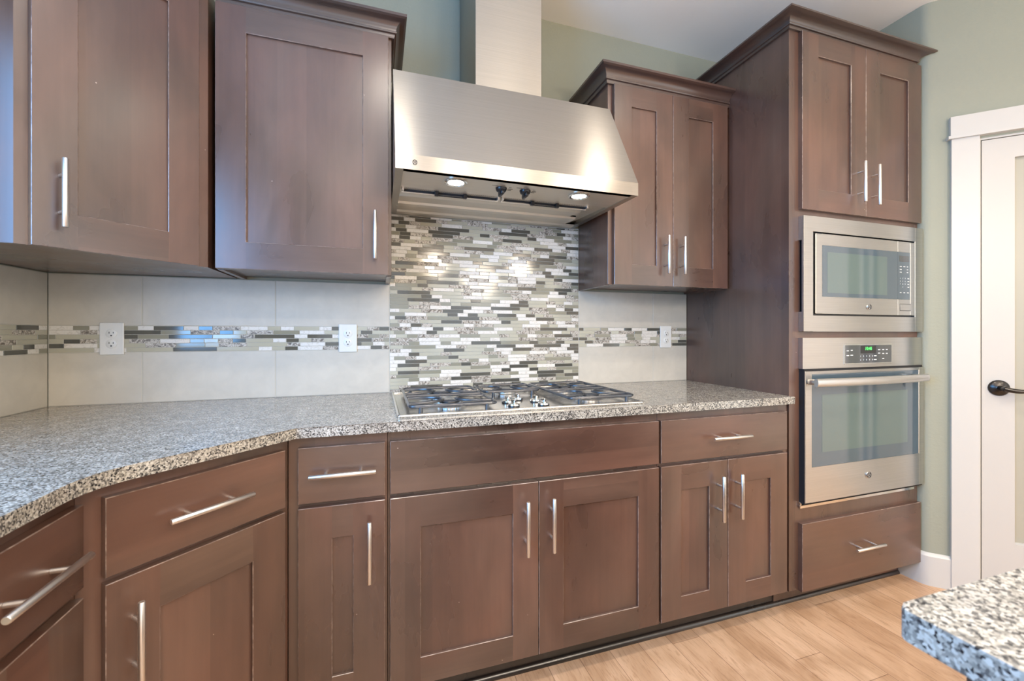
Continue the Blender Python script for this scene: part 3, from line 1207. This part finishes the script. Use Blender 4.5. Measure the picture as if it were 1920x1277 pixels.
for lx in (1.410, 1.893):
    b = B()
    zc_ = ZHB + 0.003
    lathe(b, (lx, -0.497, zc_), (0, 0, -1), [(0.040, 0), (0.041, 0.006), (0.036, 0.009), (0.030, 0.007), (0.029, 0.003)], 32)
    lamp = finish('hood_lamp', b, 'chrome', thing=t, smooth=40)
    b = B()
    lathe(b, (lx, -0.497, zc_), (0, 0, -1), [(0.0295, 0.002), (0.022, 0.0065), (0.0, 0.0085)], 24)
    finish('lens', b, 'lamp', parent=lamp, thing=t, smooth=60)
    l = bpy.data.lights.new('hood_lamp_light', 'AREA')
    l.shape = 'DISK'
    l.size = 0.06
    l.energy = 0.26
    l.color = (1.0, 0.90, 0.74)
    lo = bpy.data.objects.new('hood_lamp_light', l)
    lo.location = (lx, -0.497, ZHB - 0.012)
    COL.objects.link(lo)
for kx, ky, aa in ((1.583, -0.478, 0.35), (1.677, -0.478, 1.45)):
    b = B()
    zc_ = ZHB + 0.0035
    lathe(b, (kx, ky, zc_), (0, 0, -1), [(0.021, 0), (0.021, 0.004), (0.018, 0.012), (0.012, 0.016), (0, 0.017)], 28)
    vs = box(b, kx - 0.0065, kx + 0.0065, ky - 0.023, ky + 0.023, zc_ - 0.028, zc_ - 0.010, 0.003)
    kn = finish('knob', b, 'black', thing=t, smooth=45)
b = B()
zc_ = ZHB + 0.0032
for kx in (1.583, 1.677):
    for grp in (((-0.030, -0.022, 0.022), (0.0, -0.030, 0.012)), ((0.030, -0.016, 0.010), (0.036, 0.000, 0.016), (0.034, 0.012, 0.014))):
        b = B()
        for dx, dy, wd in grp:
            box(b, kx + dx - wd / 2, kx + dx + wd / 2, -0.478 + dy - 0.0014, -0.478 + dy + 0.0014, zc_ - 0.0012, zc_ + 0.0014)
        finish('printed_marks', b, 'ink', parent=ctrl, thing=t)
emblem(t, hood_shell, (1.262, YHL - 0.0002, 1.7445), (0, -1, 0), 0.0088, flat=True)

# ------------------------------------------------------------------ gas cooktop
t = Thing('gas_cooktop', (1.66, -0.33, CT), label='five-burner stainless gas cooktop set in the granite under the hood', cat='cooktop')
CX0, CX1, CY0, CY1 = 1.203, 2.117, -0.607, -0.062
b = B()
box(b, CX0 + 0.004, CX1 - 0.004, CY0 + 0.004, CY1 - 0.004, CT, CT + 0.0045)
rimp = []
for (px, py, a0) in ((CX1 - 0.012, CY1 - 0.012, 0), (CX0 + 0.012, CY1 - 0.012, 90), (CX0 + 0.012, CY0 + 0.012, 180), (CX1 - 0.012, CY0 + 0.012, 270)):
    for k in range(5):
        a = math.radians(a0 + k * 22.5)
        rimp.append((px + 0.006 * math.cos(a), py + 0.006 * math.sin(a), CT + 0.0052))
tube(b, rimp, 0.0054, 12, closed=True)
pan = finish('pan', b, 'steel_pan', thing=t, smooth=50)
BURN = ((1.398, -0.43, 0.036), (1.398, -0.190, 0.045), (1.968, -0.43, 0.045), (1.968, -0.190, 0.036), (1.690, -0.185, 0.050))
for bx, by, br in BURN:
    b = B()
    z0 = CT + 0.0045
    lathe(b, (bx, by, z0), (0, 0, 1), [(br + 0.030, 0), (br + 0.022, 0.003), (br + 0.006, 0.004), (br + 0.004, 0.012), (br - 0.004, 0.014), (0, 0.014)], 36, 0)
    for k in range(22):
        a = 2 * math.pi * k / 22
        lathe(b, (bx + (br + 0.0045) * math.cos(a), by + (br + 0.0045) * math.sin(a), z0 + 0.005), (0, 0, 1), [(0.0022, 0), (0.0022, 0.007), (0, 0.0072)], 6, 0)
    bo = finish('burner', b, 'steel_soft', thing=t, smooth=40)
    b = B()
    lathe(b, (bx, by, z0 + 0.0142), (0, 0, 1), [(0, 0), (br, 0), (br + 0.002, 0.003), (br - 0.002, 0.007), (br * 0.6, 0.0085), (0, 0.009)], 36)
    finish('burner_cap', b, 'iron', parent=bo, thing=t, smooth=40)


def bez(p0, p1, p2, n=8):
    return [tuple((1 - q) ** 2 * Vector(p0) + 2 * q * (1 - q) * Vector(p1) + q * q * Vector(p2)) for q in [k / n for k in range(n + 1)]]


def grate(x0, x1, y0, y1, centres):
    bm = B()
    z = CT + 0.0255
    r = 0.0062
    rim = []
    for (px, py, a0) in ((x1 - 0.02, y1 - 0.02, 0), (x0 + 0.02, y1 - 0.02, 90), (x0 + 0.02, y0 + 0.02, 180), (x1 - 0.02, y0 + 0.02, 270)):
        for k in range(4):
            a = math.radians(a0 + k * 30)
            rim.append((px + 0.02 * math.cos(a), py + 0.02 * math.sin(a), z - 0.001))
    tube(bm, rim, r, 8, closed=True)
    if len(centres) == 2:
        ym = (y0 + y1) / 2
        tube(bm, [(x0, ym, z), (x1, ym, z)], r, 8)
    for cx_, cy_ in centres:
        for s, xe in ((-1, x0), (1, x1)):
            loop = [(xe, cy_ + 0.058, z)]
            loop += bez((xe - s * 0.030, cy_ + 0.060, z), (cx_ + s * 0.030, cy_ + 0.052, z + 0.002), (cx_ + s * 0.024, cy_, z + 0.002), 7)
            loop += bez((cx_ + s * 0.024, cy_, z + 0.002), (cx_ + s * 0.030, cy_ - 0.052, z + 0.002), (xe - s * 0.030, cy_ - 0.060, z), 7)[1:]
            loop += [(xe, cy_ - 0.058, z)]
            tube(bm, loop, r * 0.88, 8)
    for fx in (x0 + 0.035, x1 - 0.035):
        for fy in (y0, y1):
            tube(bm, [(fx, fy, z), (fx, fy - 0.001, CT + 0.0046)], [0.0062, 0.0075], 8)
    return finish('grate', bm, 'iron', thing=t, smooth=45)


grate(1.247, 1.546, -0.548, -0.085, ((1.398, -0.43), (1.398, -0.190)))
grate(1.570, 1.812, -0.285, -0.075, ((1.690, -0.185),))
grate(1.834, 2.108, -0.548, -0.080, ((1.968, -0.43), (1.968, -0.190)))
for kx, ky in ((1.615, -0.452), (1.615, -0.531), (1.672, -0.400), (1.727, -0.458), (1.727, -0.540)):
    b = B()
    z0 = CT + 0.0045
    lathe(b, (kx, ky, z0), (0, 0, 1), [(0.0215, 0), (0.0215, 0.004), (0, 0.0042)], 28, 1)
    lathe(b, (kx, ky, z0 + 0.0042), (0, 0, 1), [(0, 0), (0.0215, 0), (0.0205, 0.005), (0.014, 0.008), (0, 0.009)], 28, 0)
    box(b, kx - 0.0055, kx + 0.0055, ky - 0.017, ky + 0.017, z0 + 0.008, z0 + 0.0255, 0.003, 0)
    finish('knob', b, ['chrome', 'black'], thing=t, smooth=40)

# ------------------------------------------------------------------ microwave
YM = -0.650
t = Thing('microwave_oven', (3.275, -0.4, 1.184), label='built-in stainless microwave with trim frame in the oven tower', cat='microwave')
b = B()
mx0, mx1, mz0, mz1 = 2.8812, 3.6615, 1.1896, 1.6889
ix0, ix1, iz0, iz1 = 2.936, 3.603, 1.259, 1.6225
e = 0.002
box(b, mx0, ix0, YM, YM + 0.012, mz0, mz1, e)
box(b, ix1, mx1, YM, YM + 0.012, mz0, mz1, e)
box(b, ix0 - 0.003, ix1 + 0.003, YM + 0.0002, YM + 0.012, iz1, mz1 - 0.0004, 0)
box(b, ix0 - 0.003, ix1 + 0.003, YM + 0.0002, YM + 0.012, mz0 + 0.0004, iz0, 0)
for z0, z1 in ((mz0 + 0.001, 1.275), (1.585, mz1 - 0.001)):
    box(b, mx0 + 0.001, mx0 + 0.012, YM + 0.012, YTF - 0.0005, z0, z1)
trim = finish('trim_frame', b, 'steel', thing=t)
b = B()
box(b, mx0 + 0.014, mx1 - 0.006, YM + 0.012, YTF - 0.0005, mz0 + 0.004, mz1 - 0.004)
box(b, 2.90, 3.615, YTF - 0.0005, -0.12, 1.202, 1.668)
finish('case', b, 'black', thing=t)
fx0, fx1, fz0, fz1 = 2.945, 3.596, 1.2665, 1.615
gx0, gx1, gz0, gz1 = 2.985, 3.560, 1.342, 1.565
xs = 3.473
yf = YM - 0.004
b = B()
box(b, fx0, gx0, yf, YM + 0.011, fz0, fz1, 0.003)
box(b, gx0 - 0.004, xs - 0.0006, yf, YM + 0.011, gz1, fz1 - 0.0002, 0.001)
box(b, gx0 - 0.004, xs - 0.0006, yf, YM + 0.011, fz0 + 0.0002, gz0, 0.001)
dr = finish('door', b, 'steel', thing=t)
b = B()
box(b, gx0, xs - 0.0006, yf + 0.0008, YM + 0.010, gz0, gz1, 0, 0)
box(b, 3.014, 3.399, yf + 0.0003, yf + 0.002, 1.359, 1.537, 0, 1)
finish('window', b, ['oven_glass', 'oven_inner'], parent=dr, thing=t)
emblem(t, dr, (3.275, yf - 0.0002, 1.302), (0, -1, 0), 0.013)
b = B()
box(b, xs + 0.0006, gx1, yf, YM + 0.011, gz1, fz1 - 0.0002, 0.001, 0)
box(b, xs + 0.0006, gx1, yf, YM + 0.011, fz0 + 0.0002, gz0, 0.001, 0)
box(b, gx1, fx1, yf, YM + 0.011, fz0, fz1, 0.003, 0)
box(b, xs + 0.0006, gx1, yf + 0.0008, YM + 0.010, gz0, gz1, 0, 1)
box(b, 3.484, 3.552, yf + 0.0004, yf + 0.002, 1.520, 1.548, 0, 2)
cp = finish('control_panel', b, ['steel', 'oven_glass', 'panel_glass'], thing=t)
b = B()
pz = [1.497, 1.483, 1.470]
for i, zz in enumerate(pz):
    for j in range(3):
        if i > 0 and j == 1:
            continue
        box(b, 3.487 + j * 0.025, 3.487 + j * 0.025 + (0.013 if j < 2 else 0.009), yf, yf + 0.0012, zz - 0.0015, zz + 0.0015)
finish('printed_marks', b, 'print', parent=cp, thing=t)
b = B()
for i, row in enumerate(('123', '456', '789', ' 0 ')):
    for j, ch in enumerate(row):
        if ch != ' ':
            text_bm(b, ch, (3.491 + j * 0.017, yf + 0.0006, 1.441 - i * 0.0135), (1, 0, 0), (0, 0, 1), 0.009)
    box(b, 3.542, 3.552, yf, yf + 0.0012, 1.441 - i * 0.0135 - 0.0018, 1.441 - i * 0.0135 + 0.0018)
finish('keypad_digits', b, 'print', parent=cp, thing=t)
b = B()
for j in range(3):
    box(b, 3.487 + j * 0.026, 3.498 + j * 0.026, yf, yf + 0.0012, 1.372, 1.3755)
finish('printed_marks', b, 'print', parent=cp, thing=t)
b = B()
for z0, z1 in ((1.3195, 1.321), (1.288, 1.2895)):
    box(b, 3.488, 3.564, yf - 0.0004, yf + 0.002, z0, z1, 0, 1)
box(b, 3.4875, 3.489, yf - 0.0004, yf + 0.002, 1.288, 1.321, 0, 1)
box(b, 3.4895, 3.563, yf - 0.0015, yf + 0.001, 1.290, 1.319, 0.0006, 0)
finish('door_button', b, ['steel', 'gap'], parent=cp, thing=t)

# ------------------------------------------------------------------ wall oven
t = Thing('wall_oven', (3.275, -0.4, 0.42), label='built-in stainless wall oven with a wide window below the microwave', cat='oven')
ox0, ox1 = 2.8812, 3.6640
b = B()
n = 10
pts = []
for k in range(n + 1):
    q = k / n
    pts.append((ox0 + (ox1 - ox0) * q, -0.6440 - 0.0075 * (1 - (2 * q - 1) ** 2)))
prism(b, pts + [(ox1, YTF - 0.0005), (ox0, YTF - 0.0005)], 1.029, 1.1624)
cpn = finish('control_panel', b, 'steel', thing=t, smooth=25)
yd = -0.6535
b = B()
box(b, 3.120, 3.434, yd + 0.0006, yd + 0.008, 1.0430, 1.1335, 0.0015, 0)
box(b, 3.124, 3.430, yd, yd + 0.003, 1.0475, 1.1295, 0.0008, 1)
box(b, 3.222, 3.322, yd - 0.0004, yd + 0.001, 1.091, 1.1255, 0, 2)
disp = finish('display', b, ['chrome', 'panel_glass', 'black'], parent=cpn, thing=t)
b = B()
text_bm(b, '10:46', (3.272, yd - 0.0008, 1.1125), (1, 0, 0), (0, 0, 1), 0.021, shear=0.12)
finish('clock_digits', b, 'led', parent=disp, thing=t)
b = B()
yp = yd - 0.0006
for i, row in enumerate(('12345', '67890')):
    for j, ch in enumerate(row):
        text_bm(b, ch, (3.222 + j * 0.0195, yp + 0.0003, 1.078 - i * 0.0165), (1, 0, 0), (0, 0, 1), 0.0095)
finish('keypad_digits', b, 'print', parent=disp, thing=t)
b = B()
for grp in (((3.140, 1.104, 0.014), (3.165, 1.106, 0.012), (3.140, 1.083, 0.016), (3.165, 1.084, 0.016)),
            ((3.318, 1.079, 0.016), (3.318, 1.062, 0.018), (3.344, 1.107, 0.014), (3.344, 1.091, 0.014), (3.372, 1.107, 0.013), (3.372, 1.089, 0.013),
             (3.396, 1.107, 0.012), (3.396, 1.089, 0.012), (3.372, 1.066, 0.013))):
    b = B()
    for cx_, cz_, wd in grp:
        box(b, cx_ - wd / 2, cx_ + wd / 2, yp, yp + 0.001, cz_ - 0.0018, cz_ + 0.0018)
    finish('printed_marks', b, 'print', parent=disp, thing=t)
# door
YO = -0.6528
b = B()
wz0, wz1, wx0, wx1 = 0.605, 1.006, 2.924, 3.626
oz0, oz1 = 0.4537, 1.0189
e = 0.002
box(b, ox0 + 0.004, wx0, YO, YO + 0.006, oz0, oz1, e)
box(b, wx1, ox1, YO, YO + 0.006, oz0, oz1, e)
box(b, wx0 - 0.003, wx1 + 0.003, YO + 0.0002, YO + 0.006, wz1, oz1 - 0.0004)
box(b, wx0 - 0.003, wx1 + 0.003, YO + 0.0002, YO + 0.006, oz0 + 0.0004, wz0)
dr = finish('door', b, 'steel', thing=t)
b = B()
box(b, ox0 + 0.0045, ox1 - 0.003, YO + 0.006, YTF - 0.0004, 0.447, 1.0285)
box(b, 2.90, 3.62, YTF - 0.0004, -0.06, 0.432, 1.146)
finish('case', b, 'gap', thing=t)
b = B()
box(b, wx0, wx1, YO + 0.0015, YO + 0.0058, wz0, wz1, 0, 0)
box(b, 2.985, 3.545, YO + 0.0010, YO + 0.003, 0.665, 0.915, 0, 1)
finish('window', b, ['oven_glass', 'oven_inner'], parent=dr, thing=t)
# bowed flat bar handle
b = B()
pf, pb = [], []
for k in range(17):
    q = k / 16
    x = 2.884 + (3.600 - 2.884) * q
    y = -0.700 - 0.014 * (1 - (2 * q - 1) ** 2)
    pf.append(Vector((x, y, 0.975)))
rings = []
for p in pf:
    ring = []
    for a in range(12):
        an = 2 * math.pi * a / 12
        ring.append(b.verts.new((p.x, p.y + 0.009 * math.cos(an), p.z + 0.0185 * math.sin(an) * (1 if abs(math.sin(an)) < 0.99 else 0.97))))
    rings.append(ring)
for r0, r1 in zip(rings, rings[1:]):
    for k in range(12):
        b.faces.new((r0[k], r0[(k + 1) % 12], r1[(k + 1) % 12], r1[k]))
b.faces.new(rings[0])
b.faces.new(rings[-1][::-1])
for x in (2.905, 3.580):
    box(b, x - 0.012, x + 0.012, -0.702, YO + 0.0005, 0.963, 0.987, 0.004)
finish('handle', b, 'steel_soft', parent=dr, thing=t, smooth=50)
emblem(t, dr, (3.273, YO - 0.0002, 0.538), (0, -1, 0), 0.015)
b = B()
box(b, ox0 - 0.001, 3.628, YTF - 0.010, YTF - 0.0005, 0.425, 0.438, 0.001)
box(b, ox0 - 0.001, ox0 + 0.007, YTF - 0.010, YTF - 0.0005, 0.438, 0.452, 0.001)
finish('bottom_trim', b, 'chrome', thing=t)

# ------------------------------------------------------------------ outlets


def outlet(x, z, label):
    th = Thing('electrical_outlet', (x, 0, z), label=label, cat='outlet', group='outlets on the mosaic strip')
    bm = B()
    box(bm, x - 0.0375, x + 0.0375, -0.006, 0.0, z - 0.061, z + 0.061, 0.003, 0, 2)
    pl = finish('cover_plate', bm, 'outlet', thing=th)
    for s in (-1, 1):
        bm = B()
        zc = z + s * 0.0195
        lathe(bm, (x, -0.0055, zc), (0, -1, 0), [(0, 0), (0.0170, 0), (0.0170, 0.0022), (0.0160, 0.0028), (0, 0.0028)], 28, 0)
        for dx, hh in ((-0.0063, 0.0075), (0.0063, 0.0062)):
            box(bm, x + dx - 0.0011, x + dx + 0.0011, -0.0087, -0.0075, zc + 0.0035 - hh / 2, zc + 0.0035 + hh / 2, 0, 1)
        lathe(bm, (x, -0.0083, zc - 0.0075), (0, -1, 0), [(0.0028, 0), (0.0028, 0.0004), (0, 0.0004)], 12, 1)
        finish('receptacle', bm, ['outlet', 'ink'], parent=None, thing=th, smooth=40)
    bm = B()
    lathe(bm, (x, -0.006, z), (0, -1, 0), [(0.0032, 0), (0.0032, 0.0006), (0, 0.001)], 12, 0)
    finish('screw', bm, 'outlet', thing=th)


outlet(0.1895, 1.162, 'white outlet on the mosaic strip near the left corner')
outlet(1.0215, 1.161, 'white outlet on the mosaic strip just left of the tall mosaic panel')
outlet(2.682, 1.1615, 'white outlet on the mosaic strip beside the oven tower')

# ------------------------------------------------------------------ island
b = B()
ix, iy = 1.637, -1.690
outl = []
for k in range(6):
    a = math.radians(90 + 18 * k)
    outl.append((ix + 0.012 + 0.012 * math.cos(a), iy - 0.012 + 0.012 * math.sin(a)))
outl += [(ix, -2.65), (3.05, -2.65), (3.05, iy)]
prism(b, outl[::-1], CT - 0.0304, CT)
es = [e_ for e_ in b.edges if abs(e_.verts[0].co.z - CT) < 1e-6 and abs(e_.verts[1].co.z - CT) < 1e-6]
bmesh.ops.bevel(b, geom=es, offset=0.003, segments=2, profile=0.5, affect='EDGES')
it = finish('island_countertop', b, 'granite')
tag(it, 'corner of the granite island countertop at the lower right', 'countertop')
t = Thing('island_cabinet', (2.35, -2.17, FL), label='dark cabinet under the overhang of the granite island', cat='cabinet')
b = B()
box(b, 1.668, 3.02, -2.60, -1.728, 0.07, CT - 0.0304, 0.001)
box(b, 1.72, 2.97, -2.55, -1.80, FL, 0.07)
finish('body', b, 'wood_v', thing=t)
